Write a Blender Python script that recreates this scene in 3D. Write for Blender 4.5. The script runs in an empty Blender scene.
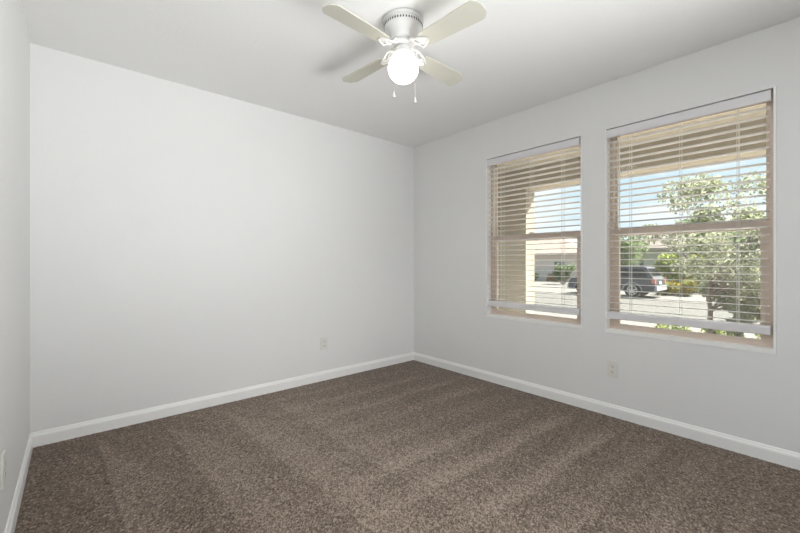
import bpy, bmesh, math, random
import numpy as np
from mathutils import Vector, Matrix
random.seed(7)
R = math.radians
PI = math.pi
SC = bpy.context.scene
COL = SC.collection

# ------------------------------------------------------------------ camera
F_PX, YAW, CAM = 376.715, 0.713471, (0.2003, 0.0, 1.1136)
cam_d = bpy.data.cameras.new('camera')
cam_d.sensor_width = 36.0
cam_d.lens = F_PX * 36.0 / 800.0
cam_d.shift_y = -0.00466
cam_d.clip_start = 0.02
cam = bpy.data.objects.new('camera', cam_d)
cam.location = CAM
cam.rotation_euler = (R(90), 0, -YAW)
COL.objects.link(cam)
SC.camera = cam

# ------------------------------------------------------------------ exposure, sky, sun
SC.view_settings.view_transform = 'Standard'
SC.view_settings.look = 'None'
SC.view_settings.exposure = 0.0
SC.view_settings.gamma = 1.0
SC.view_settings.use_curve_mapping = False
SC.cycles.max_bounces = 16
SC.cycles.diffuse_bounces = 10
SC.cycles.transparent_max_bounces = 24
SC.cycles.use_denoising = True
SC.cycles.sample_clamp_indirect = 6.0

SKY_STRENGTH = 1.15
SUN_STRENGTH = 30.0
LAMP_STRENGTH = 5.5
FILL_WATTS = (43.5, 6.8)

world = bpy.data.worlds.new('sky')
SC.world = world
world.use_nodes = True
wn, wl = world.node_tree.nodes, world.node_tree.links
wn.clear()
w_out = wn.new('ShaderNodeOutputWorld')
w_bg = wn.new('ShaderNodeBackground')
w_tc = wn.new('ShaderNodeTexCoord')
w_sep = wn.new('ShaderNodeSeparateXYZ')
w_ramp = wn.new('ShaderNodeValToRGB')
w_ramp.color_ramp.elements[0].position = 0.0
w_ramp.color_ramp.elements[0].color = (0.80, 0.88, 0.92, 1)
w_ramp.color_ramp.elements[1].position = 0.7
w_ramp.color_ramp.elements[1].color = (0.30, 0.55, 0.90, 1)
e = w_ramp.color_ramp.elements.new(0.22)
e.color = (0.62, 0.80, 0.93, 1)
w_map = wn.new('ShaderNodeMapping')
w_map.inputs['Scale'].default_value = (1.6, 1.6, 5.0)
w_noise = wn.new('ShaderNodeTexNoise')
w_noise.inputs['Scale'].default_value = 2.4
w_noise.inputs['Detail'].default_value = 6
w_cr = wn.new('ShaderNodeValToRGB')
w_cr.color_ramp.elements[0].position = 0.48
w_cr.color_ramp.elements[1].position = 0.68
w_mix = wn.new('ShaderNodeMixRGB')
w_mix.inputs[2].default_value = (0.97, 0.98, 1.0, 1)
wl.new(w_tc.outputs['Generated'], w_sep.inputs[0])
wl.new(w_sep.outputs['Z'], w_ramp.inputs[0])
wl.new(w_tc.outputs['Generated'], w_map.inputs[0])
wl.new(w_map.outputs[0], w_noise.inputs['Vector'])
wl.new(w_noise.outputs['Fac'], w_cr.inputs[0])
wl.new(w_cr.outputs[0], w_mix.inputs[0])
wl.new(w_ramp.outputs[0], w_mix.inputs[1])
wl.new(w_mix.outputs[0], w_bg.inputs['Color'])
w_bg.inputs['Strength'].default_value = SKY_STRENGTH
wl.new(w_bg.outputs[0], w_out.inputs[0])

sun_d = bpy.data.lights.new('sun', 'SUN')
sun_d.energy = SUN_STRENGTH
sun_d.angle = R(0.6)
sun_d.color = (1.0, 0.95, 0.87)
sun = bpy.data.objects.new('sun', sun_d)
sun.rotation_euler = Vector((0.62, -0.35, 0.80)).to_track_quat('Z', 'Y').to_euler()
sun.location = (8, -4, 12)
COL.objects.link(sun)

# unseen fill lights added behind the camera to brighten the room
for _w, _loc, _rot, _sp in ((FILL_WATTS[0], (1.6, -0.9, 0.8), (R(138), 0, R(32)), 110), (FILL_WATTS[1], (1.6, -0.9, 0.8), (R(90), 0, 0), 70)):
    _d = bpy.data.lights.new('next_room_light', 'AREA')
    _d.shape = 'RECTANGLE'
    _d.size, _d.size_y = 1.2, 1.2
    _d.spread = R(_sp)
    _d.energy = _w
    _d.color = (0.965, 0.985, 1.0)
    _o = bpy.data.objects.new('next_room_light', _d)
    _o.location, _o.rotation_euler = _loc, _rot
    COL.objects.link(_o)


# ------------------------------------------------------------------ materials
def mat(name, color, rough=0.6, metal=0.0, spec=0.5, vary=0.0, vscale=20.0, bump=0.0, bscale=80.0, bdist=0.002,
        color2=None):
    m = bpy.data.materials.new(name)
    m.use_nodes = True
    nt = m.node_tree
    b = nt.nodes['Principled BSDF']
    b.inputs['Roughness'].default_value = rough
    b.inputs['Metallic'].default_value = metal
    b.inputs['Specular IOR Level'].default_value = spec
    tc = nt.nodes.new('ShaderNodeTexCoord')
    n = nt.nodes.new('ShaderNodeTexNoise')
    n.inputs['Scale'].default_value = vscale
    n.inputs['Detail'].default_value = 4
    nt.links.new(tc.outputs['Object'], n.inputs['Vector'])
    mix = nt.nodes.new('ShaderNodeMixRGB')
    c = Vector(color)
    if color2 is None:
        lo, hi = c * (1 - vary), c * (1 + vary)
    else:
        lo, hi = c, Vector(color2)
    mix.inputs[1].default_value = (*lo, 1)
    mix.inputs[2].default_value = (*[min(1, q) for q in hi], 1)
    ramp = nt.nodes.new('ShaderNodeValToRGB')
    ramp.color_ramp.elements[0].position = 0.32
    ramp.color_ramp.elements[1].position = 0.68
    nt.links.new(n.outputs['Fac'], ramp.inputs[0])
    nt.links.new(ramp.outputs[0], mix.inputs[0])
    nt.links.new(mix.outputs[0], b.inputs['Base Color'])
    if bump:
        n2 = nt.nodes.new('ShaderNodeTexNoise')
        n2.inputs['Scale'].default_value = bscale
        n2.inputs['Detail'].default_value = 3
        nt.links.new(tc.outputs['Object'], n2.inputs['Vector'])
        bp = nt.nodes.new('ShaderNodeBump')
        bp.inputs['Strength'].default_value = bump
        bp.inputs['Distance'].default_value = bdist
        nt.links.new(n2.outputs['Fac'], bp.inputs['Height'])
        nt.links.new(bp.outputs[0], b.inputs['Normal'])
    return m


M_WALL = mat('wall_paint', (0.80, 0.803, 0.80), 0.55, spec=0.35, vary=0.006, vscale=3, bump=0.35, bscale=55, bdist=0.0015)
M_CEIL = mat('ceiling_paint', (0.84, 0.842, 0.838), 0.5, spec=0.4, vary=0.006, vscale=3, bump=0.45, bscale=45, bdist=0.002)
M_TRIM = mat('trim_paint', (0.90, 0.90, 0.89), 0.35, vary=0.005)
M_FRAME = mat('tan_vinyl', (0.68, 0.58, 0.50), 0.45, vary=0.02, vscale=8)
M_BLIND = mat('white_blind', (0.78, 0.77, 0.755), 0.4, vary=0.008, vscale=6)
M_RAIL = mat('white_rail', (0.76, 0.75, 0.765), 0.35, vary=0.008, vscale=6)
M_CORD = mat('white_cord', (0.80, 0.79, 0.75), 0.8)
M_FAN = mat('white_enamel', (0.68, 0.68, 0.67), 0.32, vary=0.01)
M_BLADE = mat('cream_blade', (0.57, 0.56, 0.485), 0.45, vary=0.015, vscale=5)
M_DARK = mat('dark_gap', (0.05, 0.05, 0.05), 0.7)
M_BRASS = mat('pale_chain', (0.66, 0.63, 0.55), 0.35, metal=0.6)
M_PLATE = mat('outlet_plastic', (0.76, 0.745, 0.70), 0.35, vary=0.005)
M_STUCCO = mat('porch_stucco', (0.341, 0.304, 0.250), 0.95, spec=0.1, vary=0.05, vscale=12, bump=0.5, bscale=60, bdist=0.006)
M_STUCCO2 = mat('exterior_stucco', (0.275, 0.240, 0.200), 0.95, spec=0.1, vary=0.04, vscale=12, bump=0.4, bscale=60, bdist=0.004)
M_CARPET_PLAIN = mat('hall_carpet', (0.20, 0.155, 0.122), 0.95, spec=0.05, vary=0.3, vscale=150)
M_SLAB = mat('pale_concrete', (0.55, 0.53, 0.49), 0.9, spec=0.1, vary=0.04, vscale=2)
M_CONC = mat('concrete', (0.138, 0.132, 0.121), 0.9, spec=0.1, vary=0.05, vscale=2)
M_STREET = mat('street_asphalt', (0.102, 0.099, 0.090), 0.95, spec=0.1, vary=0.06, vscale=1.2)
M_GRAVEL = mat('yard_gravel', (0.138, 0.120, 0.099), 0.95, spec=0.1, vary=0.16, vscale=26)
M_GRASS = mat('grass_blades', (0.112, 0.133, 0.042), 0.8, spec=0.1, vary=0.25, vscale=14)
M_BARK = mat('tree_bark', (0.208, 0.177, 0.156), 0.9, spec=0.1, vary=0.2, vscale=18)
M_LEAF = mat('tree_leaves', (0.23, 0.25, 0.155), 0.7, spec=0.2, vscale=1.8, color2=(0.37, 0.385, 0.28))
M_LEAF2 = mat('bush_leaves', (0.144, 0.204, 0.054), 0.7, spec=0.2, vscale=2.5, color2=(0.264, 0.288, 0.096))
M_LEAF3 = mat('far_leaves', (0.133, 0.192, 0.090), 0.7, spec=0.2, vscale=1.2, color2=(0.229, 0.277, 0.144))
M_FLOWER = mat('yellow_flowers', (0.412, 0.274, 0.029), 0.7, spec=0.1, vscale=5, color2=(0.451, 0.353, 0.078))
M_FLOWER2 = mat('orange_flowers', (0.353, 0.196, 0.108), 0.7, spec=0.1, vscale=5, color2=(0.392, 0.274, 0.176))
M_ROOF = mat('roof_tile', (0.259, 0.215, 0.187), 0.9, spec=0.1, vary=0.10, vscale=6)
M_ROOF2 = mat('roof_tile_brown', (0.214, 0.186, 0.163), 0.9, spec=0.1, vary=0.12, vscale=6)
M_HOUSE = mat('house_stucco', (0.690, 0.595, 0.524), 0.95, spec=0.1, vary=0.03, vscale=2)
M_HOUSE2 = mat('house_stucco_pale', (0.624, 0.661, 0.576), 0.95, spec=0.1, vary=0.03, vscale=2)
M_HTRIM = mat('house_trim', (0.480, 0.400, 0.352), 0.8, vary=0.03)
M_GARAGE = mat('garage_door_paint', (0.630, 0.567, 0.493), 0.7, vary=0.03)
M_HGLASS = mat('house_glass', (0.16, 0.18, 0.19), 0.15, vary=0.05)
M_CAR = mat('car_paint', (0.062, 0.065, 0.075), 0.35, spec=0.4, vary=0.02)
M_CARGLASS = mat('car_glass', (0.012, 0.014, 0.017), 0.12, spec=0.25)
M_TYRE = mat('tyre_rubber', (0.03, 0.03, 0.03), 0.85, vary=0.1)
M_RIM = mat('alloy_rim', (0.62, 0.62, 0.63), 0.3, metal=0.7)
M_CARTRIM = mat('grey_cladding', (0.30, 0.30, 0.31), 0.5, vary=0.02)
M_REDLENS = mat('red_lens', (0.50, 0.20, 0.17), 0.3)
M_LENS = mat('clear_lens', (0.75, 0.77, 0.78), 0.15)

for _m in (M_LEAF, M_LEAF2, M_LEAF3):                       # thin leaves let some light through
    _n, _l = _m.node_tree.nodes, _m.node_tree.links
    _t = _n.new('ShaderNodeBsdfTranslucent')
    _x = _n.new('ShaderNodeMixShader')
    _x.inputs[0].default_value = 0.45
    _l.new(_n['Principled BSDF'].inputs['Base Color'].links[0].from_socket, _t.inputs[0])
    _l.new(_n['Principled BSDF'].outputs[0], _x.inputs[1])
    _l.new(_t.outputs[0], _x.inputs[2])
    _l.new(_x.outputs[0], _n['Material Output'].inputs[0])

# carpet: the colour of each tuft is a per-vertex yarn value
M_CARPET = bpy.data.materials.new('carpet_yarn')
M_CARPET.use_nodes = True
nt = M_CARPET.node_tree
b = nt.nodes['Principled BSDF']
b.inputs['Roughness'].default_value = 0.95
b.inputs['Specular IOR Level'].default_value = 0.05
b.inputs['Sheen Weight'].default_value = 0.15
at = nt.nodes.new('ShaderNodeAttribute')
at.attribute_name = 'yarn'
rp = nt.nodes.new('ShaderNodeValToRGB')
rp.color_ramp.elements[0].position = 0.0
rp.color_ramp.elements[0].color = (0.055, 0.040, 0.030, 1)
rp.color_ramp.elements[1].position = 1.0
rp.color_ramp.elements[1].color = (0.47, 0.385, 0.315, 1)
e = rp.color_ramp.elements.new(0.5)
e.color = (0.200, 0.155, 0.122, 1)
nt.links.new(at.outputs['Fac'], rp.inputs[0])
nt.links.new(rp.outputs[0], b.inputs['Base Color'])

# clear window glass: mostly straight through, a little mirror
M_GLASS = bpy.data.materials.new('window_glass')
M_GLASS.use_nodes = True
nt = M_GLASS.node_tree
nt.nodes.clear()
o_ = nt.nodes.new('ShaderNodeOutputMaterial')
tr = nt.nodes.new('ShaderNodeBsdfTransparent')
tr.inputs[0].default_value = (0.97, 0.985, 0.98, 1)
gl = nt.nodes.new('ShaderNodeBsdfGlossy')
gl.inputs['Roughness'].default_value = 0.02
gl.inputs['Color'].default_value = (1, 1, 1, 1)
fr = nt.nodes.new('ShaderNodeFresnel')
fr.inputs['IOR'].default_value = 1.18
mx = nt.nodes.new('ShaderNodeMixShader')
nt.links.new(fr.outputs[0], mx.inputs[0])
nt.links.new(tr.outputs[0], mx.inputs[1])
nt.links.new(gl.outputs[0], mx.inputs[2])
nt.links.new(mx.outputs[0], o_.inputs[0])

# insect screen: fine pale mesh, mostly open
M_SCREEN = bpy.data.materials.new('screen_mesh')
M_SCREEN.use_nodes = True
nt = M_SCREEN.node_tree
nt.nodes.clear()
o_ = nt.nodes.new('ShaderNodeOutputMaterial')
tr = nt.nodes.new('ShaderNodeBsdfTransparent')
tl = nt.nodes.new('ShaderNodeBsdfTranslucent')
tl.inputs[0].default_value = (0.60, 0.59, 0.56, 1)
mx = nt.nodes.new('ShaderNodeMixShader')
mx.inputs[0].default_value = 0.045
nt.links.new(tr.outputs[0], mx.inputs[1])
nt.links.new(tl.outputs[0], mx.inputs[2])
nt.links.new(mx.outputs[0], o_.inputs[0])

# the lit opal globe
M_GLOBE = bpy.data.materials.new('lit_opal_glass')
M_GLOBE.use_nodes = True
b = M_GLOBE.node_tree.nodes['Principled BSDF']
b.inputs['Base Color'].default_value = (0.9, 0.88, 0.82, 1)
b.inputs['Roughness'].default_value = 0.25
b.inputs['Emission Color'].default_value = (1.0, 0.945, 0.86, 1)
b.inputs['Emission Strength'].default_value = LAMP_STRENGTH


# ------------------------------------------------------------------ helpers
def obj(name, bm, m, parent=None, smooth=False, loc=None, bevel=0.0, segs=2):
    if bevel:
        bmesh.ops.bevel(bm, geom=[e for e in bm.edges if e.calc_face_angle(0) > 0.6], offset=bevel, segments=segs,
                        affect='EDGES', profile=0.5, clamp_overlap=True)
    bmesh.ops.recalc_face_normals(bm, faces=bm.faces)
    me = bpy.data.meshes.new(name)
    bm.to_mesh(me)
    bm.free()
    me.materials.append(m)
    if smooth:
        for p in me.polygons:
            p.use_smooth = True
        me.set_sharp_from_angle(angle=R(38))
    o = bpy.data.objects.new(name, me)
    COL.objects.link(o)
    if parent:
        o.parent = parent
    if loc:
        o.location = loc
    return o


def tag(o, label, cat, group=None):
    o['label'] = label
    o['category'] = cat
    if group:
        o['group'] = group
    return o


def thing(name, label, cat, loc=(0, 0, 0), rz=0.0, group=None):
    o = bpy.data.objects.new(name, None)
    o.empty_display_size = 0.1
    COL.objects.link(o)
    o.location = loc
    o.rotation_euler = (0, 0, rz)
    return tag(o, label, cat, group)


def struct(name, bm, m, parent=None, **k):
    o = obj(name, bm, m, parent, **k)
    if parent is None:
        o['kind'] = 'structure'
    return o


def box(bm, x0, x1, y0, y1, z0, z1, mtx=None):
    vs = [bm.verts.new((x, y, z)) for x in (x0, x1) for y in (y0, y1) for z in (z0, z1)]
    if mtx:
        for v in vs:
            v.co = mtx @ v.co
    for f in ((0, 1, 3, 2), (4, 6, 7, 5), (0, 4, 5, 1), (2, 3, 7, 6), (0, 2, 6, 4), (1, 5, 7, 3)):
        bm.faces.new([vs[i] for i in f])
    return bm


def B(*a, **k):
    return box(bmesh.new(), *a, **k)


def lathe(bm, prof, n=32, c=(0, 0, 0)):
    rings = []
    for r, z in prof:
        if r < 1e-5:
            rings.append([bm.verts.new((c[0], c[1], c[2] + z))])
        else:
            rings.append([bm.verts.new((c[0] + r * math.cos(2 * PI * k / n), c[1] + r * math.sin(2 * PI * k / n), c[2] + z)) for k in range(n)])
    for a, b_ in zip(rings, rings[1:]):
        for k in range(n):
            k2 = (k + 1) % n
            if len(a) == 1 and len(b_) == 1:
                continue
            if len(a) == 1:
                bm.faces.new((a[0], b_[k], b_[k2]))
            elif len(b_) == 1:
                bm.faces.new((a[k], b_[0], a[k2]))
            else:
                bm.faces.new((a[k], b_[k], b_[k2], a[k2]))
    for ring in (rings[0], rings[-1]):
        if len(ring) > 1:
            bm.faces.new(ring)
    return bm


def tube(bm, pts, r, n=8, cap=True):
    pts = [Vector(p) for p in pts]
    rs = r if isinstance(r, (list, tuple)) else [r] * len(pts)
    rings = []
    for i, p in enumerate(pts):
        d = (pts[min(i + 1, len(pts) - 1)] - pts[max(i - 1, 0)]).normalized()
        up = Vector((0, 0, 1)) if abs(d.z) < 0.95 else Vector((1, 0, 0))
        a = d.cross(up).normalized()
        b_ = d.cross(a).normalized()
        rings.append([bm.verts.new(p + (a * math.cos(2 * PI * k / n) + b_ * math.sin(2 * PI * k / n)) * rs[i]) for k in range(n)])
    for a, b_ in zip(rings, rings[1:]):
        for k in range(n):
            bm.faces.new((a[k], a[(k + 1) % n], b_[(k + 1) % n], b_[k]))
    if cap:
        bm.faces.new(rings[0])
        bm.faces.new(rings[-1])
    return bm


def prism(bm, poly, lo, hi, axis='x', mtx=None):
    """extrude a 2-D polygon: axis x -> poly is (y,z); axis y -> (x,z); axis z -> (x,y)"""
    def at_(p, t):
        q = {'x': (t, p[0], p[1]), 'y': (p[0], t, p[1]), 'z': (p[0], p[1], t)}[axis]
        q = Vector(q)
        return mtx @ q if mtx else q
    a = [bm.verts.new(at_(p, lo)) for p in poly]
    b_ = [bm.verts.new(at_(p, hi)) for p in poly]
    n = len(poly)
    bm.faces.new(a)
    bm.faces.new(b_)
    for i in range(n):
        bm.faces.new((a[i], a[(i + 1) % n], b_[(i + 1) % n], b_[i]))
    return bm


def copy_tree(o, parent=None):
    c = o.copy()
    COL.objects.link(c)
    if parent:
        c.parent = parent
    for ch in [q for q in bpy.data.objects if q.parent == o]:
        copy_tree(ch, c)
    return c


# ------------------------------------------------------------------ room shell
W, D, H, Y0 = 3.1597, 3.1793, 2.44, -0.40
T = 0.15
WIN = {1: (1.278, 2.168), 2: (0.218, 1.108)}
WZ0, WZ1 = 0.604, 2.096

# carpet: a dense nubby surface, every vertex a tuft
def carpet():
    st = 0.0046
    nx, ny = int(W / st) + 1, int((D - Y0) / st) + 1
    rng = np.random.default_rng(3)
    gx, gy = np.meshgrid(np.linspace(0, W, nx), np.linspace(Y0, D, ny))
    inner = np.zeros_like(gx, bool)
    inner[1:-1, 1:-1] = True
    jx = rng.uniform(-.4, .4, gx.shape) * st * inner
    jy = rng.uniform(-.4, .4, gx.shape) * st * inner
    hz = rng.uniform(-0.0028, 0.0, gx.shape)
    # vacuum tracks: sheen of the brushed pile put into the yarn colour, strips 0.28 m apart across the room and along the left wall
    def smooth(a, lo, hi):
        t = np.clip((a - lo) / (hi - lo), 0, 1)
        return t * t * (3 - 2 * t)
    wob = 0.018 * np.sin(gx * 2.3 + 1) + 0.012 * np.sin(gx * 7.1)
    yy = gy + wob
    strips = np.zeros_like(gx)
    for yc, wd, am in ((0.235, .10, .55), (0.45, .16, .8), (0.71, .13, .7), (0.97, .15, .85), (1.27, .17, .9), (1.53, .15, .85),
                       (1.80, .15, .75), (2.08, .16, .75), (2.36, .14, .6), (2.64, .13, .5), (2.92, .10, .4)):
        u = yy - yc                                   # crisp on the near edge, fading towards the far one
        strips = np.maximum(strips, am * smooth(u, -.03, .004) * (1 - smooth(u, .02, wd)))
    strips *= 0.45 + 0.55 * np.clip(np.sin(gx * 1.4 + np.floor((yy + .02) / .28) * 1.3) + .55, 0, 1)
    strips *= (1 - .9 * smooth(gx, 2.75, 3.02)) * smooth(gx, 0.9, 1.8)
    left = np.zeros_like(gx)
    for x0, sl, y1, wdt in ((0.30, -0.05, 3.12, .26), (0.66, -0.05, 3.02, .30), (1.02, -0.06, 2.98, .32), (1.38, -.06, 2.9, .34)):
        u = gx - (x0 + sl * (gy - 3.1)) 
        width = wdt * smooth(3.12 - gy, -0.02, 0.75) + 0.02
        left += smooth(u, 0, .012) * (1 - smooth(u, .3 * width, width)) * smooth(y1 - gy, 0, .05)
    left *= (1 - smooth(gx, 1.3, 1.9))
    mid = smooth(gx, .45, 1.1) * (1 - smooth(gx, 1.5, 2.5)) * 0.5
    pile_sheen = np.clip(strips * 0.75 + left * 0.42 + mid * .85, 0, 1.1)
    # slow blotches
    def blur_noise(k):
        a = rng.normal(size=(ny // k + 3, nx // k + 3))
        yi = np.arange(ny) / k
        xi = np.arange(nx) / k
        y0 = yi.astype(int); x0 = xi.astype(int)
        fy = (yi - y0)[:, None]; fx = (xi - x0)[None]
        A = a[y0][:, x0]; Bq = a[y0][:, x0 + 1]; C_ = a[y0 + 1][:, x0]; Dq = a[y0 + 1][:, x0 + 1]
        return A * (1 - fx) * (1 - fy) + Bq * fx * (1 - fy) + C_ * (1 - fx) * fy + Dq * fx * fy
    yarn = 0.385 + rng.normal(size=gx.shape) * 0.27 + blur_noise(2) * 0.10 + blur_noise(25) * 0.015 + pile_sheen * 0.30
    yarn = np.clip(yarn, 0, 1).astype(np.float32)
    co = np.stack([gx + jx, gy + jy, hz], -1).reshape(-1, 3).astype(np.float32)
    idx = np.arange(nx * ny).reshape(ny, nx)
    q = np.stack([idx[:-1, :-1], idx[:-1, 1:], idx[1:, 1:], idx[1:, :-1]], -1).reshape(-1, 4)
    me = bpy.data.meshes.new('floor')
    me.vertices.add(len(co))
    me.vertices.foreach_set('co', co.ravel())
    me.loops.add(q.size)
    me.loops.foreach_set('vertex_index', q.ravel().astype(np.int32))
    me.polygons.add(len(q))
    me.polygons.foreach_set('loop_start', (np.arange(len(q)) * 4).astype(np.int32))
    me.update(calc_edges=True)
    a = me.attributes.new('yarn', 'FLOAT', 'POINT')
    a.data.foreach_set('value', yarn.ravel())
    me.materials.append(M_CARPET)
    o = bpy.data.objects.new('floor', me)
    COL.objects.link(o)
    o['kind'] = 'structure'
    return o


carpet()
struct('ceiling', B(-T, W + T, Y0 - T, D + T, H, H + 0.2), M_CEIL)
struct('wall_back', B(-T, W + T, D, D + T, -0.12, H), M_WALL)
struct('wall_left', B(-T, 0, Y0, D, -0.12, H), M_WALL)
rw = bmesh.new()                                  # wide opening added to let the fill lights in, behind the camera
prism(rw, [(-T, -0.12), (0.10, -0.12), (0.10, 2.20), (3.06, 2.20), (3.06, -0.12), (W + T, -0.12), (W + T, H), (-T, H)], Y0 - T, Y0, 'y')
struct('wall_rear', rw, M_WALL)
struct('floor_hall', B(-T, W + T, Y0 - 1.6, Y0, -0.12, -0.006), M_CARPET_PLAIN)  # unseen hall pieces added to hold the fill lights
struct('wall_hall', B(-T, W + T, Y0 - 1.7, Y0 - 1.6, -0.12, H), M_WALL)
struct('ceiling_hall', B(-T, W + T, Y0 - 1.7, Y0 - T, H, H + 0.2), M_CEIL)


def wall_with_windows():
    """the window wall: interior skin with bull-nosed returns round both openings"""
    bm = bmesh.new()
    ys = [Y0, WIN[2][0], WIN[2][1], WIN[1][0], WIN[1][1], D]
    zs = [-0.12, WZ0, WZ1, H]
    grid = {}
    def v(i, j, x):
        k = (i, j, x)
        if k not in grid:
            grid[k] = bm.verts.new((x, ys[i], zs[j]))
        return grid[k]
    X0, X1 = W, W + T
    hole = {(1, 1), (3, 1)}
    for i in range(5):
        for j in range(3):
            if (i, j) in hole:
                for (a, b_) in (((i, j), (i + 1, j)), ((i + 1, j), (i + 1, j + 1)), ((i + 1, j + 1), (i, j + 1)), ((i, j + 1), (i, j))):
                    bm.faces.new((v(*a, X0), v(*b_, X0), v(*b_, X1), v(*a, X1)))
                continue
            for x in (X0, X1):
                bm.faces.new((v(i, j, x), v(i + 1, j, x), v(i + 1, j + 1, x), v(i, j + 1, x)))
    bmesh.ops.recalc_face_normals(bm, faces=bm.faces)
    rim = []
    for e in bm.edges:
        a, c = e.verts
        if abs(a.co.x - X0) < 1e-6 and abs(c.co.x - X0) < 1e-6 and len(e.link_faces) == 2 and e.calc_face_angle(0) > 1:
            rim.append(e)
    bmesh.ops.bevel(bm, geom=rim, offset=0.010, segments=4, affect='EDGES', profile=0.5)
    return bm


struct('wall_right', wall_with_windows(), M_WALL, smooth=True)


def baseboard(name, p0, p1, nrm):
    """ogee-topped baseboard running p0 -> p1 along a wall, nrm points into the room"""
    prof = [(0, -0.02), (0.014, -0.02), (0.014, 0.060), (0.012, 0.068), (0.008, 0.073), (0.006, 0.080), (0.0035, 0.0845), (0, 0.086)]
    bm = bmesh.new()
    rings = []
    for p in (p0, p1):
        rings.append([bm.verts.new((p[0] + nrm[0] * a, p[1] + nrm[1] * a, z)) for a, z in prof])
    n = len(prof)
    for k in range(n):
        bm.faces.new((rings[0][k], rings[0][(k + 1) % n], rings[1][(k + 1) % n], rings[1][k]))
    bm.faces.new(rings[0])
    bm.faces.new(rings[1])
    struct(name, bm, M_TRIM)


baseboard('baseboard_back', (0.0, D), (W, D), (0, -1))
baseboard('baseboard_left', (0, Y0), (0, D), (1, 0))
baseboard('baseboard_right', (W, Y0), (W, D), (-1, 0))


# ------------------------------------------------------------------ windows (single hung, tan vinyl)
def rect_frame(bm, x0, x1, ya, yb, za, zb, wy, wz0, wz1):
    box(bm, x0, x1, ya, ya + wy, za, zb)
    box(bm, x0, x1, yb - wy, yb, za, zb)
    box(bm, x0, x1, ya + wy, yb - wy, za, za + wz0)
    box(bm, x0, x1, ya + wy, yb - wy, zb - wz1, zb)
    return bm


def window(n):
    ya, yb = WIN[n]
    w = bpy.data.objects.new('window_%d' % n, None)
    COL.objects.link(w)
    w.location = (W + 0.1, (ya + yb) / 2, WZ0)
    w['kind'] = 'structure'
    cy = (ya + yb) / 2
    def bl(o):
        o.location = (-(W + 0.1), -cy, -WZ0)
        return o
    xf = W + 0.064
    # liner added in brighter paint as daylight on the returns, rounded at the front
    bl(obj('window_return', rect_frame(bmesh.new(), W - 0.003, xf + 0.01, ya - 0.002, yb + 0.002, WZ0 - 0.002, WZ1 + 0.002, 0.010, 0.026, 0.004), M_TRIM, w, bevel=0.006, segs=3))
    wz0 = WZ0 + 0.020
    bl(obj('window_frame', rect_frame(bmesh.new(), xf, xf + 0.070, ya + .004, yb - .004, wz0, WZ1, 0.028, 0.024, 0.030), M_FRAME, w, bevel=0.003))
    # lower sash, in the inner track
    lo = bl(obj('lower_sash', rect_frame(bmesh.new(), xf + 0.008, xf + 0.034, ya + 0.028, yb - 0.028, wz0 + 0.012, 1.362, 0.040, 0.028, 0.054), M_FRAME, w, bevel=0.003))
    obj('glass_pane', B(xf + 0.019, xf + 0.023, ya + 0.066, yb - 0.066, wz0 + 0.036, 1.310), M_GLASS, lo)
    lk = bmesh.new()
    box(lk, xf - 0.004, xf + 0.010, cy - 0.03, cy + 0.03, 1.362, 1.372)
    box(lk, xf - 0.002, xf + 0.006, cy - 0.006, cy + 0.034, 1.371, 1.380)
    obj('sash_lock', lk, M_FRAME, lo, bevel=0.002)
    # upper sash, fixed in the outer track
    up = bl(obj('upper_sash', rect_frame(bmesh.new(), xf + 0.038, xf + 0.060, ya + 0.026, yb - 0.026, 1.312, WZ1 - 0.026, 0.020, 0.046, 0.020), M_FRAME, w, bevel=0.003))
    obj('glass_pane', B(xf + 0.047, xf + 0.051, ya + 0.044, yb - 0.044, 1.355, WZ1 - 0.044), M_GLASS, up)
    obj('insect_screen', B(xf + 0.0640, xf + 0.0648, ya + 0.030, yb - 0.030, wz0 + 0.022, 1.330), M_SCREEN, w).location = (-(W + 0.1), -cy, -WZ0)


window(1)
window(2)


# ------------------------------------------------------------------ blinds
SL_TILT = R(3.0)


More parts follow.
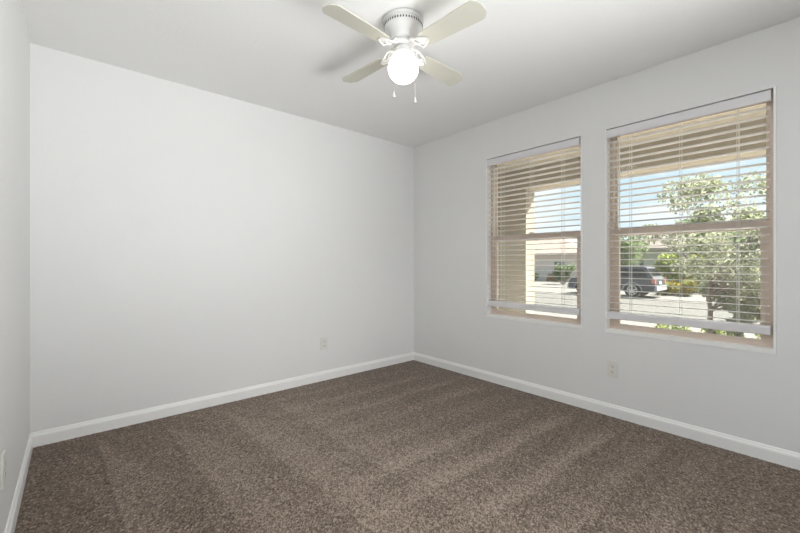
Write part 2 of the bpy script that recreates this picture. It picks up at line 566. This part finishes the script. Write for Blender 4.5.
def make_blind(label, loc):
    """origin at the left top of the opening as seen from the room; local -Y runs to the right"""
    t = thing('window_blind', label, 'window blind', loc, 0, 'blinds in the two windows')
    wd = 0.866
    # valance: moulded front board
    vb = bmesh.new()
    prof = [(-0.004, -0.064), (0.008, -0.064), (0.008, -0.005), (-0.004, -0.005), (-0.006, -0.009), (-0.006, -0.058)]
    prism(vb, prof, -wd, 0, 'y')
    obj('valance', vb, M_RAIL, t, bevel=0.0012)
    obj('headrail', B(0.010, 0.054, -wd + 0.006, -0.006, -0.050, -0.003), M_RAIL, t, bevel=0.003)
    # slats: slightly crowned two-inch boards
    pitch, n = 0.0452, 28
    ca, sa = math.cos(SL_TILT), math.sin(SL_TILT)
    sm = bmesh.new()
    hw, th = 0.0255, 0.0034
    prof = [(-hw, 0), (-hw * .92, -th * .5), (0, -th * .5 + .0009), (hw * .92, -th * .5), (hw, 0), (hw * .92, th * .5), (0, th * .5 + .0009), (-hw * .92, th * .5)]
    prof = [(x * ca + z * sa, -x * sa + z * ca) for x, z in prof]
    prism(sm, prof, -wd + 0.008, -0.008, 'y')
    first = obj('slat', sm, M_BLIND, t, smooth=True)
    z0 = -0.094
    first.location = (0.032, 0, z0)
    for k in range(1, n):
        s = first.copy()
        COL.objects.link(s)
        s.parent = t
        s.location = (0.032, 0, z0 - k * pitch)
    # bottom rail
    zb = -1.362
    br = bmesh.new()
    rp_ = [(0.006, zb - 0.020), (0.010, zb - 0.024), (0.054, zb - 0.024), (0.058, zb - 0.018), (0.058, zb + 0.018), (0.052, zb + 0.026), (0.030, zb + 0.030), (0.012, zb + 0.026), (0.006, zb + 0.018)]
    prism(br, rp_, -wd + 0.004, -0.002, 'y')
    obj('bottom_rail', br, M_RAIL, t, bevel=0.0015)
    # ladder cords with the lift cord down the middle
    for y in (-0.150, -0.443, -0.721):
        lc = bmesh.new()
        for x in (0.0055, 0.0585):
            tube(lc, [(x, y, -0.050), (x, y, zb + 0.006)], 0.0013, 5)
        for k in range(n):
            z = z0 - k * pitch - 0.003
            tube(lc, [(0.0055, y, z + 0.0028), (0.0585, y, z - 0.0028)], 0.0006, 4)
        obj('ladder_cord', lc, M_CORD, t)
        obj('lift_cord', tube(bmesh.new(), [(0.004, y - 0.012, -0.050), (0.004, y - 0.012, zb + 0.012)], 0.0012, 5), M_CORD, t)
    # tilt wand on its hook in front of the valance
    wd_ = bmesh.new()
    tube(wd_, [(-0.012, -0.092, -0.085), (-0.012, -0.093, -0.72)], [0.0035, 0.0042], 6)
    tube(wd_, [(-0.012, -0.093, -0.72), (-0.012, -0.093, -0.745)], [0.006, 0.005], 8)
    wand = obj('tilt_wand', wd_, M_CORD, t)
    obj('wand_hook', tube(bmesh.new(), [(0.004, -0.090, -0.003), (-0.010, -0.090, 0.004), (-0.014, -0.091, -0.03), (-0.014, -0.092, -0.075), (-0.011, -0.092, -0.088)], 0.0025, 6), M_CORD, wand)
    return t


bl1 = make_blind('white horizontal slat blind over the window nearer the room corner, its sky half crossed by porch wall', (W + 0.002, WIN[1][1] - 0.006, WZ1 - 0.006))
bl2 = copy_tree(bl1)
bl2.location = (W + 0.002, WIN[2][1] - 0.006, WZ1 - 0.006)
bl2['label'] = 'white horizontal slat blind over the right-hand window with the leafy tree outside'
bl1['label'] = 'white horizontal slat blind over the left-hand window nearer the room corner'


# ------------------------------------------------------------------ outlets
def make_outlet(label, loc, rz):
    """local: plate faces -Y"""
    t = thing('wall_outlet', label, 'outlet', loc, rz, 'wall outlets')
    obj('cover_plate', B(-0.036, 0.036, -0.007, 0, -0.058, 0.058), M_PLATE, t, bevel=0.003, segs=3)
    for dz in (0.0195, -0.0195):
        rb = bmesh.new()
        pts = [(0.017 * math.cos(a) * (1 if abs(math.cos(a)) < .8 else .94), 0.0142 * max(-.86, min(.86, math.sin(a) * 1.1))) for a in [2 * PI * k / 24 for k in range(24)]]
        prism(rb, [(x, z + dz) for x, z in pts], -0.0088, -0.006, 'y')
        rc = obj('receptacle', rb, M_PLATE, t)
        sb = bmesh.new()
        box(sb, -0.0075, -0.0050, -0.0091, -0.008, dz - 0.002, dz + 0.008)
        box(sb, 0.0050, 0.0075, -0.0091, -0.008, dz - 0.001, dz + 0.007)
        lathe_pts = [(0.0026 * math.cos(2 * PI * k / 10), dz - 0.0075 + 0.0026 * math.sin(2 * PI * k / 10)) for k in range(10)]
        prism(sb, lathe_pts, -0.0091, -0.008, 'y')
        obj('slots', sb, M_DARK, rc)
    sc = bmesh.new()
    prism(sc, [(0.003 * math.cos(2 * PI * k / 12), 0.003 * math.sin(2 * PI * k / 12)) for k in range(12)], -0.0085, -0.006, 'y')
    obj('screw', sc, M_PLATE, t)
    return t


ot = make_outlet('white duplex outlet low on the long back wall, left of the room corner', (1.997, D, 0.347), 0)
o2 = copy_tree(ot)
o2.location, o2.rotation_euler = (W, 1.056, 0.342), (0, 0, R(-90))
o2['label'] = 'white duplex outlet low on the window wall, below the right-hand window'
o3 = copy_tree(ot)
o3.location, o3.rotation_euler = (0, 2.012, 0.350), (0, 0, R(90))
o3['label'] = 'white duplex outlet seen edge-on at the left border of the photo, on the left wall'

# ------------------------------------------------------------------ ceiling fan
FX, FY = 1.566, 1.550
fan = thing('ceiling_fan', 'white four-blade flush-mount ceiling fan with a lit opal globe, at the ceiling centre', 'ceiling fan', (FX, FY, H))
ZB = 2.277 - H
hb = bmesh.new()
lathe(hb, [(0.0, 0), (0.098, 0), (0.110, -0.004), (0.112, -0.012), (0.110, -0.021), (0.102, -0.024), (0.101, -0.028),
           (0.105, -0.032), (0.105, -0.046), (0.101, -0.050), (0.096, -0.053), (0.092, -0.060), (0.085, -0.074), (0.080, -0.080), (0.077, -0.090), (0.068, -0.104), (0.061, -0.113), (0.055, -0.116), (0, -0.116)], 48)
house_o = obj('motor_housing', hb, M_FAN, fan, smooth=True)
vb = bmesh.new()
for k in range(44):
    a = 2 * PI * k / 44
    mt = Matrix.Rotation(a, 4, 'Z')
    box(vb, 0.1035, 0.1062, -0.0032, 0.0032, -0.0445, -0.0335, mt)
obj('vent_slots', vb, M_DARK, house_o)
hub = bmesh.new()
lathe(hub, [(0, -0.116), (0.050, -0.116), (0.060, -0.121), (0.060, -0.136), (0.052, -0.142), (0.036, -0.144), (0, -0.144)], 36)
obj('rotor_hub', hub, M_FAN, fan, smooth=True)


def make_blade(ang):
    mz = Matrix.Rotation(R(ang), 4, 'Z')
    pitch = Matrix.Rotation(R(-11), 4, 'X')
    m = mz @ Matrix.Translation((0, 0, ZB)) @ pitch
    # outline in local x (radius) and y (chord)
    out = [(0.135, -0.030), (0.145, -0.043), (0.165, -0.049), (0.30, -0.055), (0.44, -0.061), (0.470, -0.061), (0.481, -0.057), (0.502, -0.034), (0.507, -0.024), (0.508, 0.0)]
    out = out + [(x, -y) for x, y in reversed(out[:-1])]
    bb_ = bmesh.new()
    prism(bb_, out, -0.003, 0.003, 'z', m)
    bl = obj('blade', bb_, M_BLADE, fan, bevel=0.0012)
    ib = bmesh.new()
    # scroll bracket: two curling arms from the hub and a pad under the blade
    mi = mz
    for s in (-1, 1):
        pts = [(0.050, 0.010 * s, -0.130), (0.072, 0.020 * s, -0.138), (0.094, 0.034 * s, -0.150), (0.118, 0.036 * s, ZB - 0.008),
               (0.140, 0.030 * s, ZB - 0.0075), (0.158, 0.020 * s, ZB - 0.0075), (0.178, 0.006 * s, ZB - 0.0075)]
        pts = [mi @ Vector((x, y, z + (-y * math.sin(R(11)) if x > .1 else 0))) for x, y, z in pts]
        tube(ib, pts, [0.006, 0.0058, 0.0055, 0.0055, 0.005, 0.005, 0.0055], 8)
        pts = [(0.094, 0.034 * s, -0.150), (0.086, 0.022 * s, -0.152), (0.094, 0.012 * s, -0.151), (0.106, 0.016 * s, ZB - 0.009)]
        tube(ib, [mi @ Vector(p) for p in pts], 0.0038, 6)
    pad = [(0.128 + 0.018 * math.cos(2 * PI * k / 16) * 1.6 + .02, 0.019 * math.sin(2 * PI * k / 16)) for k in range(16)]
    prism(ib, pad, -0.0068, -0.003, 'z', m)
    tube(ib, [mi @ Vector(p) for p in [(0.045, 0, -0.132), (0.075, 0, -0.142), (0.105, 0, ZB - 0.007), (0.135, 0, ZB - 0.006)]], [0.008, 0.007, 0.007, 0.006], 8)
    iron = obj('blade_bracket', ib, M_FAN, bl, smooth=True)
    sb = bmesh.new()
    for x, y in ((0.138, 0), (0.158, 0.010), (0.158, -0.010)):
        prism(sb, [(x + 0.0042 * math.cos(2 * PI * k / 10), y + 0.0042 * math.sin(2 * PI * k / 10)) for k in range(10)], -0.0086, -0.0066, 'z', m)
    return bl, sb


for k in range(4):
    bl, sb = make_blade(4.5 + 90 * k)
    obj('screws', sb, M_BRASS, bl)

lk = bmesh.new()
lathe(lk, [(0, -0.144), (0.034, -0.144), (0.040, -0.148), (0.042, -0.166), (0.048, -0.172), (0.056, -0.176), (0.058, -0.190), (0.050, -0.193), (0, -0.193)], 36)
kit = obj('light_fitter', lk, M_FAN, fan, smooth=True)
for k in range(3):
    tb = bmesh.new()
    a = R(40 + 120 * k)
    c, s = math.cos(a), math.sin(a)
    tube(tb, [(0.056 * c, 0.056 * s, -0.183), (0.066 * c, 0.066 * s, -0.183)], [0.003, 0.003], 8)
    tube(tb, [(0.066 * c, 0.066 * s, -0.183), (0.071 * c, 0.071 * s, -0.183)], [0.006, 0.006], 10)
    obj('thumb_screw', tb, M_FAN, kit, smooth=True)
gb = bmesh.new()
gp = [(0.044, -0.182), (0.046, -0.188), (0.054, -0.195)]
for k in range(13):
    a = R(52 - 142 * k / 12)
    gp.append((0.0835 * math.cos(a) if k < 12 else 0.0, -0.262 + 0.079 * math.sin(a)))
lathe(gb, gp, 40)
obj('glass_globe', gb, M_GLOBE, fan, smooth=True)


def pull_chain(dx, dy, z1):
    cb = bmesh.new()
    zc = -0.170
    n = int((zc - z1) / 0.006)
    tube(cb, [(dx * .55, dy * .55, zc), (dx * .9, dy * .9, zc - 0.004), (dx, dy, zc - 0.02), (dx, dy, z1)], 0.0011, 5)
    for k in range(3, n):
        bmesh.ops.create_icosphere(cb, subdivisions=1, radius=0.0019, matrix=Matrix.Translation((dx, dy, zc - k * 0.006)))
    ch = obj('pull_chain', cb, M_BRASS, fan)
    kb = bmesh.new()
    lathe(kb, [(0, z1 + 0.004), (0.0035, z1 + 0.002), (0.005, z1 - 0.010), (0.0085, z1 - 0.022), (0.008, z1 - 0.026), (0, z1 - 0.027)], 14, (dx, dy, 0))
    obj('chain_knob', kb, M_FAN, ch, smooth=True)


cr, sr = math.cos(YAW), math.sin(YAW)           # the camera's right is (cr, -sr)
pull_chain(0.062 * cr - .060 * sr, -0.062 * sr - .060 * cr, 1.992 - H)
pull_chain(-0.050 * cr - .072 * sr, 0.050 * sr - .072 * cr, 2.015 - H)

# ------------------------------------------------------------------ outside: porch
struct('wall_exterior', B(W + T, W + T + 0.02, D + .001, 5.6, -0.9, 2.9), M_STUCCO2)
struct('ceiling_porch', B(W + T, 5.54, -3.2, 5.6, 2.52, 2.62), M_STUCCO)
struct('floor_porch', B(W + T, 5.9, -3.2, 5.6, -0.30, -0.14), M_SLAB)


def porch_front():
    """beam over the porch opening with the wall end on its left, one stucco piece"""
    bm = bmesh.new()
    poly = [(-3.2, 2.56), (-3.2, -0.2), (-2.5, -0.2), (-2.5, 2.205), (2.985, 2.205), (2.985, -0.2), (5.6, -0.2), (5.6, 2.56)]
    prism(bm, poly, 5.24, 5.48, 'x')
    return bm


struct('wall_porch', porch_front(), M_STUCCO)
struct('roof_porch', B(-0.3, 5.9, -3.4, 5.8, 2.645, 2.80), M_ROOF)

# ------------------------------------------------------------------ outside: ground
GZ = -0.80


def strip(name, x0, x1, y0, y1, z0, z1, m, tz=-1.4):
    bm = bmesh.new()
    prism(bm, [(x0, tz), (x1, tz), (x1, z1), (x0, z0)], y0, y1, 'y')
    return struct(name, bm, m)


strip('ground_yard', 5.5, 11.8, -25, 60, -0.34, GZ + 0.06, M_GRAVEL)
strip('sidewalk_near', 11.8, 13.6, -25, 60, GZ + 0.06, GZ + 0.06, M_CONC)
strip('street', 13.6, 22.6, -25, 60, GZ - 0.06, GZ - 0.02, M_STREET)
strip('sidewalk_far', 22.6, 28.0, -25, 60, GZ, GZ, M_CONC)
strip('ground_far', 28.0, 95, -60, 120, GZ - 0.02, GZ, M_GRAVEL)
strip('driveway', 27.99, 37.8, 12.5, 23.0, GZ + .012, GZ + 0.03, M_CONC)


# ------------------------------------------------------------------ plants
def leaves_mesh(name, centres, radii, n, size, m, parent, seed, squash=1.0):
    rng = np.random.default_rng(seed)
    k = rng.integers(0, len(centres), n)
    d = rng.normal(size=(n, 3))
    d /= np.linalg.norm(d, axis=1)[:, None]
    rad = np.asarray(radii)[k] * rng.uniform(0.25, 1.0, n) ** 0.6
    p = np.asarray(centres)[k] + d * rad[:, None] * np.array([1, 1, squash])
    u = rng.normal(size=(n, 3)); u /= np.linalg.norm(u, axis=1)[:, None]
    w = rng.normal(size=(n, 3)); w -= (w * u).sum(1)[:, None] * u; w /= np.linalg.norm(w, axis=1)[:, None]
    nn = np.cross(u, w)
    s = size * rng.uniform(0.65, 1.3, n)[:, None]
    fold = 0.18
    a = p - u * s; c = p + u * s
    bq = p + w * s * 0.45 + nn * s * fold - u * s * .1
    dq = p - w * s * 0.45 + nn * s * fold - u * s * .1
    co = np.stack([a, bq, c, dq], 1).reshape(-1, 3).astype(np.float32)
    i = np.arange(n) * 4
    tri = np.stack([i, i + 1, i + 2, i, i + 2, i + 3], -1).reshape(-1).astype(np.int32)
    me = bpy.data.meshes.new(name)
    me.vertices.add(len(co)); me.vertices.foreach_set('co', co.ravel())
    me.loops.add(len(tri)); me.loops.foreach_set('vertex_index', tri)
    me.polygons.add(n * 2); me.polygons.foreach_set('loop_start', (np.arange(n * 2) * 3).astype(np.int32))
    me.update(calc_edges=True)
    me.materials.append(m)
    o = bpy.data.objects.new(name, me)
    COL.objects.link(o)
    o.parent = parent
    return o


def tree(name, label, loc, stems, crown, n, size, leaf, seed, cat='tree', group=None):
    """stems: list of ((x,y) base offset, (x,y,z) top, radius); crown: list of (x,y,z,r)"""
    t = thing(name, label, cat, loc, 0, group)
    rng = random.Random(seed)
    for (bx, by), top, r in stems:
        b_ = bmesh.new()
        p0, p1 = Vector((bx, by, -0.12)), Vector(top)
        pts = []
        for k in range(7):
            f = k / 6
            p = p0.lerp(p1, f) + Vector((rng.uniform(-.05, .05), rng.uniform(-.05, .05), 0)) * (1 if 0 < k else 0)
            pts.append(p)
        tube(b_, pts, [r * (1 - .11 * k) for k in range(7)], 8)
        near = sorted(crown, key=lambda c: (Vector(c[:3]) - p1).length)[:max(3, len(crown) // max(1, len(stems)))]
        for c in near:
            s = pts[rng.choice((3, 4, 5))]
            e = Vector(c[:3])
            mid = s.lerp(e, .5) + Vector((rng.uniform(-.1, .1), rng.uniform(-.1, .1), .08))
            tube(b_, [s, mid, e], [r * .45, r * .3, r * .1], 6)
            for q in range(3):
                e2 = e + Vector((rng.uniform(-1, 1), rng.uniform(-1, 1), rng.uniform(-.6, .9))) * c[3] * .8
                tube(b_, [mid, mid.lerp(e2, .6) + Vector((0, 0, .05)), e2], [r * .22, r * .15, r * .06], 5)
        obj('trunk', b_, M_BARK, t, smooth=True)
    leaves_mesh('foliage', [c[:3] for c in crown], [c[3] for c in crown], n, size, leaf, t, seed, .85)
    return t


rng = random.Random(11)
crown = []
for k in range(44):
    a, q = rng.uniform(0, 2 * PI), rng.uniform(0, 1) ** .5
    z = rng.uniform(0.95, 3.35)
    ex = 1.48 * math.sqrt(max(.06, 1 - ((z - 1.9) / 1.75) ** 2))
    ex *= 0.55 if z < 1.5 else 1.0
    crown.append((ex * q * math.cos(a), ex * q * math.sin(a) - (0.35 if z < 1.5 else 0), z, rng.uniform(.22, .38)))
for k in range(7):
    crown.append((rng.uniform(-.3, .3), rng.uniform(-.85, .1), rng.uniform(.45, 1.0), rng.uniform(.14, .24)))
tree('yard_tree', 'leafy olive-green tree standing in the front yard outside the right-hand window', (9.9, 1.38, -0.62),
     [((-0.1, 0.18), (-0.15, .30, 1.7), .060), ((0.05, -0.16), (.15, -.30, 1.9), .065)], crown, 13500, 0.043, M_LEAF, 5)


def bush(name, label, loc, sx, sy, sz, n, size, leaf, seed, flower=None, nf=0, group=None):
    t = thing(name, label, 'bush', loc, 0, group)
    rg = random.Random(seed)
    cs = []
    for k in range(14):
        cs.append((rg.uniform(-sx, sx) * .7, rg.uniform(-sy, sy) * .7, rg.uniform(.25, .8) * sz, min(sx, sy, sz) * rg.uniform(.35, .55)))
    b_ = bmesh.new()
    for c in cs:
        tube(b_, [(c[0] * .15, c[1] * .15, -0.05), (c[0] * .6, c[1] * .6, c[2] * .5), c[:3]], [.02, .015, .006], 5)
    obj('stems', b_, M_BARK, t)
    leaves_mesh('foliage', [c[:3] for c in cs], [c[3] for c in cs], n, size, leaf, t, seed)
    if flower:
        leaves_mesh('blossom', [c[:3] for c in cs], [c[3] * 1.08 for c in cs], nf, size * .9, flower, t, seed + 50)
    return t


bush('flowering_bush', 'yellow-flowered bush right of the parked dark vehicle, below the green shrubs', (27.2, 6.2, GZ), 1.0, 1.2, 0.75, 900, .10, M_LEAF2, 21, M_FLOWER, 1300)
bush('flowering_bush', 'taller green bush behind the yellow-flowered one, seen left of the yard tree', (30.6, 6.7, GZ), 1.4, 1.7, 2.5, 1900, .16, M_LEAF2, 22, M_FLOWER, 220)
bush('low_plant', 'low yellow-green plant left of the yard tree, just above the window sill', (10.7, 2.45, -0.67), .5, .55, .34, 800, .045, M_LEAF2, 23)
bush('low_plant', 'low yellow-green plant behind the yard tree trunks, just above the window sill', (11.15, 1.62, -0.70), .38, .42, .36, 700, .045, M_LEAF2, 24)
bush('low_plant', 'low yellow-green plant at the lower right corner of the right-hand window', (11.2, 0.80, -0.70), .38, .40, .36, 700, .045, M_LEAF2, 28)
bush('hedge', 'yellow-green hedge in front of the tan-roofed house seen through the left-hand window', (36.6, 21.3, GZ), .7, 1.5, 0.95, 1300, .12, M_LEAF2, 25)
bush('flowering_bush', 'low orange-flowered bed in front of the tan-roofed house, right of the hedge', (36.6, 18.2, GZ), .6, 1.4, 0.75, 500, .12, M_LEAF2, 26, M_FLOWER2, 1100)
bush('green_shrub', 'round green shrub behind the front of the parked dark vehicle', (32.6, 15.6, GZ), .8, .8, 1.9, 1300, .12, M_LEAF3, 27)
crown2 = [(rng.uniform(-1.6, 1.6), rng.uniform(-1.6, 1.6), rng.uniform(1.7, 3.9), rng.uniform(.6, .95)) for k in range(18)]
tree('street_tree', 'light green tree beside the pale house, seen just above the parked dark vehicle', (34.8, 12.2, GZ), [((0, 0), (0, 0, 2.6), .11)], crown2, 2600, .16, M_LEAF3, 9)
crown3 = [(rng.uniform(-2.2, 2.2), rng.uniform(-2.2, 2.2), rng.uniform(1.4, 4.4), rng.uniform(.7, 1.1)) for k in range(22)]
tree('street_tree', 'dense dark green tree far behind the yard tree, across the street', (34.5, 5.0, GZ), [((0, 0), (0, 0, 2.6), .13)], crown3, 3200, .18, M_LEAF3, 10)

# grass tufts along the near yard
def grass():
    rg = np.random.default_rng(4)
    n = 5200
    x = rg.uniform(9.0, 11.6, n); y = rg.uniform(2.9, 4.9, n)
    z = -0.34 + (x - 5.5) / 6.3 * (GZ + .06 + .34)
    h = rg.uniform(.05, .11, n); a = rg.uniform(0, 2 * PI, n); w = .012
    p0 = np.stack([x - w * np.cos(a), y - w * np.sin(a), z - .01], 1)
    p1 = np.stack([x + w * np.cos(a), y + w * np.sin(a), z - .01], 1)
    p2 = np.stack([x + rg.normal(0, .03, n), y + rg.normal(0, .03, n), z + h], 1)
    co = np.stack([p0, p1, p2], 1).reshape(-1, 3).astype(np.float32)
    me = bpy.data.meshes.new('lawn_grass')
    me.vertices.add(n * 3); me.vertices.foreach_set('co', co.ravel())
    me.loops.add(n * 3); me.loops.foreach_set('vertex_index', np.arange(n * 3).astype(np.int32))
    me.polygons.add(n); me.polygons.foreach_set('loop_start', (np.arange(n) * 3).astype(np.int32))
    me.update(calc_edges=True)
    me.materials.append(M_GRASS)
    o = bpy.data.objects.new('lawn_grass', me)
    COL.objects.link(o)
    o['kind'] = 'stuff'
    tag(o, 'patch of thin yellow-green grass at the near edge of the street', 'grass')


grass()


# ------------------------------------------------------------------ houses across the street
def house(name, label, x0, x1, y0, y1, eave, ridge, wall_m, roof_m, wins, garage=None, over=.55):
    """front faces -X; hip roof"""
    cx_, cy_ = x0, (y0 + y1) / 2
    t = thing(name, label, 'house', (cx_, cy_, GZ))
    b_ = bmesh.new()
    L, Wd = (y1 - y0) / 2, (x1 - x0)
    box(b_, 0, Wd, -L, L, -0.1, eave)
    obj('house_walls', b_, wall_m, t)
    rb = bmesh.new()
    e0 = eave - .02
    lo = [(-over, -L - over), (Wd + over, -L - over), (Wd + over, L + over), (-over, L + over)]
    hip = (Wd + 2 * over) / 2
    bot = [rb.verts.new((x, y, e0)) for x, y in lo]
    mid = [rb.verts.new((x, y, e0 + .2)) for x, y in lo]
    r0 = rb.verts.new((Wd / 2, -L - over + hip, ridge))
    r1 = rb.verts.new((Wd / 2, L + over - hip, ridge))
    rb.faces.new(bot)
    for k in range(4):
        rb.faces.new((bot[k], bot[(k + 1) % 4], mid[(k + 1) % 4], mid[k]))
    rb.faces.new((mid[0], mid[1], r0)); rb.faces.new((mid[2], mid[3], r1))
    rb.faces.new((mid[1], mid[2], r1, r0)); rb.faces.new((mid[3], mid[0], r0, r1))
    ro = obj('roof', rb, roof_m, t)
    obj('fascia', B(-over - .04, -over, -L - over, L + over, e0, e0 + .2), M_HTRIM, ro)
    for (ya, yb, za, zb) in wins:
        wf = bmesh.new()
        rect_frame(wf, -.06, .02, ya - cy_, yb - cy_, za, zb, .09, .09, .09)
        w = obj('window', wf, M_GARAGE, t)
        obj('pane', B(-.03, -.01, ya - cy_ + .05, yb - cy_ - .05, za + .05, zb - .05), M_HGLASS, w)
    if garage:
        ya, yb, za, zb = garage
        gb_ = bmesh.new()
        n = 4
        for k in range(n):
            z_0 = za + (zb - za) * k / n
            box(gb_, -.07, .02, ya - cy_, yb - cy_, z_0 + .015, z_0 + (zb - za) / n - .015)
        obj('garage_door', gb_, M_GARAGE, t, bevel=.01, segs=1)
    return t


house('tan_roof_house', 'low house with a wide tan hip roof, seen through the left-hand window', 38.2, 47.2, 16.6, 34.0, 2.72, 5.3, M_HOUSE, M_ROOF,
      [(18.0, 19.3, .95, 2.1), (21.4, 22.7, .8, 2.2)], garage=(24.2, 28.5, 0.0, 2.15))
house('pale_house', 'pale green-grey house with a brown tiled roof, seen behind the parked dark vehicle', 38.0, 46.0, -4.0, 12.8, 3.0, 5.4, M_HOUSE2, M_ROOF2,
      [(10.9, 11.4, .4, 2.5), (6.2, 7.6, .9, 2.1)])

# ------------------------------------------------------------------ parked vehicle
car = thing('parked_suv', 'dark sport utility vehicle parked across the street, seen through both windows', 'car', (23.6, 6.30, GZ))
CL, CW = 4.62, 1.86
WR = 0.385
wy0, wy1 = 1.08, 3.78


def arch(cy, r, n=9):
    return [(cy + r * math.cos(PI - PI * k / (n - 1)), 0.34 + r * math.sin(PI * k / (n - 1))) for k in range(n)]


bodyp = [(0.02, 0.42), (0.05, 0.34)] + arch(wy0, .47) + arch(wy1, .47) + [(CL - .06, .36), (CL, .50), (CL - .02, .78), (CL - .16, .96), (CL - .95, 1.08),
         (0.10, 1.12), (0.0, 1.02), (-0.01, .60)]
b_ = bmesh.new()
prism(b_, bodyp, 0, CW, 'x')
# cabin, tapering inwards to the roof
cab0 = [(0.06, 1.09), (CL - 1.02, 1.06)]
lowz = 1.08
base = [(0.08, lowz), (CL - 1.0, lowz)]
top = [(0.42, 1.64), (0.55, 1.685), (2.35, 1.69), (2.62, 1.64)]
poly = [base[0]] + top + [base[1]]
def tap(z):
    return .045 + .14 * (z - lowz) / .6
va = [b_.verts.new((tap(z), y, z)) for y, z in poly]
vb_ = [b_.verts.new((CW - tap(z), y, z)) for y, z in poly]
b_.faces.new(va); b_.faces.new(vb_)
for k in range(len(poly)):
    b_.faces.new((va[k], va[(k + 1) % len(poly)], vb_[(k + 1) % len(poly)], vb_[k]))
obj('body', b_, M_CAR, car, bevel=.035, segs=2, smooth=True)


def side_glass(poly_, left=True):
    g = bmesh.new()
    o_, i_ = [], []
    for y, z in poly_:
        x = tap(z) - .012
        o_.append(g.verts.new((x if left else CW - x, y, z)))
        i_.append(g.verts.new((x + .02 if left else CW - x - .02, y, z)))
    g.faces.new(o_); g.faces.new(i_)
    for k in range(len(o_)):
        g.faces.new((o_[k], o_[(k + 1) % len(o_)], i_[(k + 1) % len(o_)], i_[k]))
    obj('side_window', g, M_CARGLASS, car)


for lf in (True, False):
    side_glass([(.34, 1.16), (.56, 1.56), (1.12, 1.58), (1.12, 1.15)], lf)
    side_glass([(1.20, 1.15), (1.20, 1.58), (2.02, 1.59), (2.02, 1.14)], lf)
    side_glass([(2.10, 1.14), (2.10, 1.59), (2.42, 1.585), (3.28, 1.13)], lf)
def quad_plate(name, p, m, t=.012):
    g = bmesh.new()
    p = [Vector(q) for q in p]
    nrm = (p[1] - p[0]).cross(p[3] - p[0]).normalized() * t
    a = [g.verts.new(q - nrm) for q in p]
    c = [g.verts.new(q + nrm) for q in p]
    g.faces.new(a); g.faces.new(c)
    for k in range(4):
        g.faces.new((a[k], a[(k + 1) % 4], c[(k + 1) % 4], c[k]))
    return obj(name, g, m, car)


quad_plate('rear_window', [(.19, .15, 1.20), (CW - .19, .15, 1.20), (CW - .27, .375, 1.58), (.27, .375, 1.58)], M_CARGLASS, .02)
quad_plate('windscreen', [(.16, CL - 1.11, 1.15), (CW - .16, CL - 1.11, 1.15), (CW - .22, 2.74, 1.60), (.22, 2.74, 1.60)], M_CARGLASS, .02)
obj('rear_bumper', B(.02, CW - .02, -.10, .12, .40, .66), M_CARTRIM, car, bevel=.03)
obj('front_bumper', B(.03, CW - .03, CL - .14, CL + .08, .36, .62), M_CARTRIM, car, bevel=.03)
obj('license_plate', B(CW / 2 - .16, CW / 2 + .16, -.03, .02, .74, .90), M_LENS, car)
for x in (-.006, CW - .154):
    obj('tail_light', B(x, x + .16, -.03, .14, .80, 1.06), M_REDLENS, car, bevel=.015)
    obj('headlight', B(x + .02, x + .14, CL - .20, CL + .0, .74, .88), M_LENS, car, bevel=.02)
for x, s in ((-.02, -1), (CW + .02, 1)):
    for cy in (wy0, wy1):
        ab = bmesh.new()
        n = 14
        ring_o = [(cy + .52 * math.cos(PI * k / n), .33 + .52 * math.sin(PI * k / n)) for k in range(n + 1)]
        ring_i = [(cy + .455 * math.cos(PI * k / n), .33 + .455 * math.sin(PI * k / n)) for k in range(n + 1)]
        prism(ab, ring_o + ring_i[::-1], x - .012, x + .03 * -s + .012, 'x')
        obj('arch_trim', ab, M_CARTRIM, car)
    obj('door_mirror', B(min(x, x + .17 * s), max(x, x + .17 * s), 3.02, 3.14, 1.08, 1.24), M_CAR, car, bevel=.03)
    rb = bmesh.new()
    xr = .26 if s < 0 else CW - .26
    tube(rb, [(xr, .62, 1.68), (xr, .70, 1.735), (xr, 2.2, 1.74), (xr, 2.34, 1.685)], .018, 6)
    obj('roof_rail', rb, M_CARTRIM, car)
    obj('side_step', B(min(x, x + .04 * -s) - .005, max(x, x + .04 * -s) + .005, 1.62, 3.24, .32, .42), M_CARTRIM, car, bevel=.015)
    for y in (1.62, 2.52):
        obj('door_handle', B(x - .012 + (.02 if s < 0 else -.02), x + .012 + (.02 if s < 0 else -.02), y, y + .20, .98, 1.02), M_CARTRIM, car)


def wheel(x, y, s):
    """tyre with a spoked rim; s = outward direction along X"""
    mrot = Matrix.Translation((x, y, WR)) @ Matrix.Rotation(R(90) * s, 4, 'Y')
    tb_ = bmesh.new()
    lathe(tb_, [(.235, -.10), (.34, -.115), (.378, -.10), (WR, -.06), (WR, .06), (.378, .10), (.34, .115), (.235, .10)], 28)
    bmesh.ops.transform(tb_, matrix=mrot, verts=tb_.verts)
    w = obj('wheel', tb_, M_TYRE, car, smooth=True)
    rb_ = bmesh.new()
    lathe(rb_, [(.24, .06), (.262, .10), (.25, .119), (.228, .119), (.222, .08)], 28)
    for k in range(5):
        mt = Matrix.Rotation(2 * PI * k / 5, 4, 'Z')
        box(rb_, .03, .235, -.035, .035, .100, .122, mt)
    lathe(rb_, [(0, .126), (.055, .126), (.065, .10), (0, .095)], 16)
    bmesh.ops.transform(rb_, matrix=mrot, verts=rb_.verts)
    obj('rim', rb_, M_RIM, w)


for x, s in ((.10, -1), (CW - .10, 1)):
    for y in (wy0, wy1):
        wheel(x, y, s)
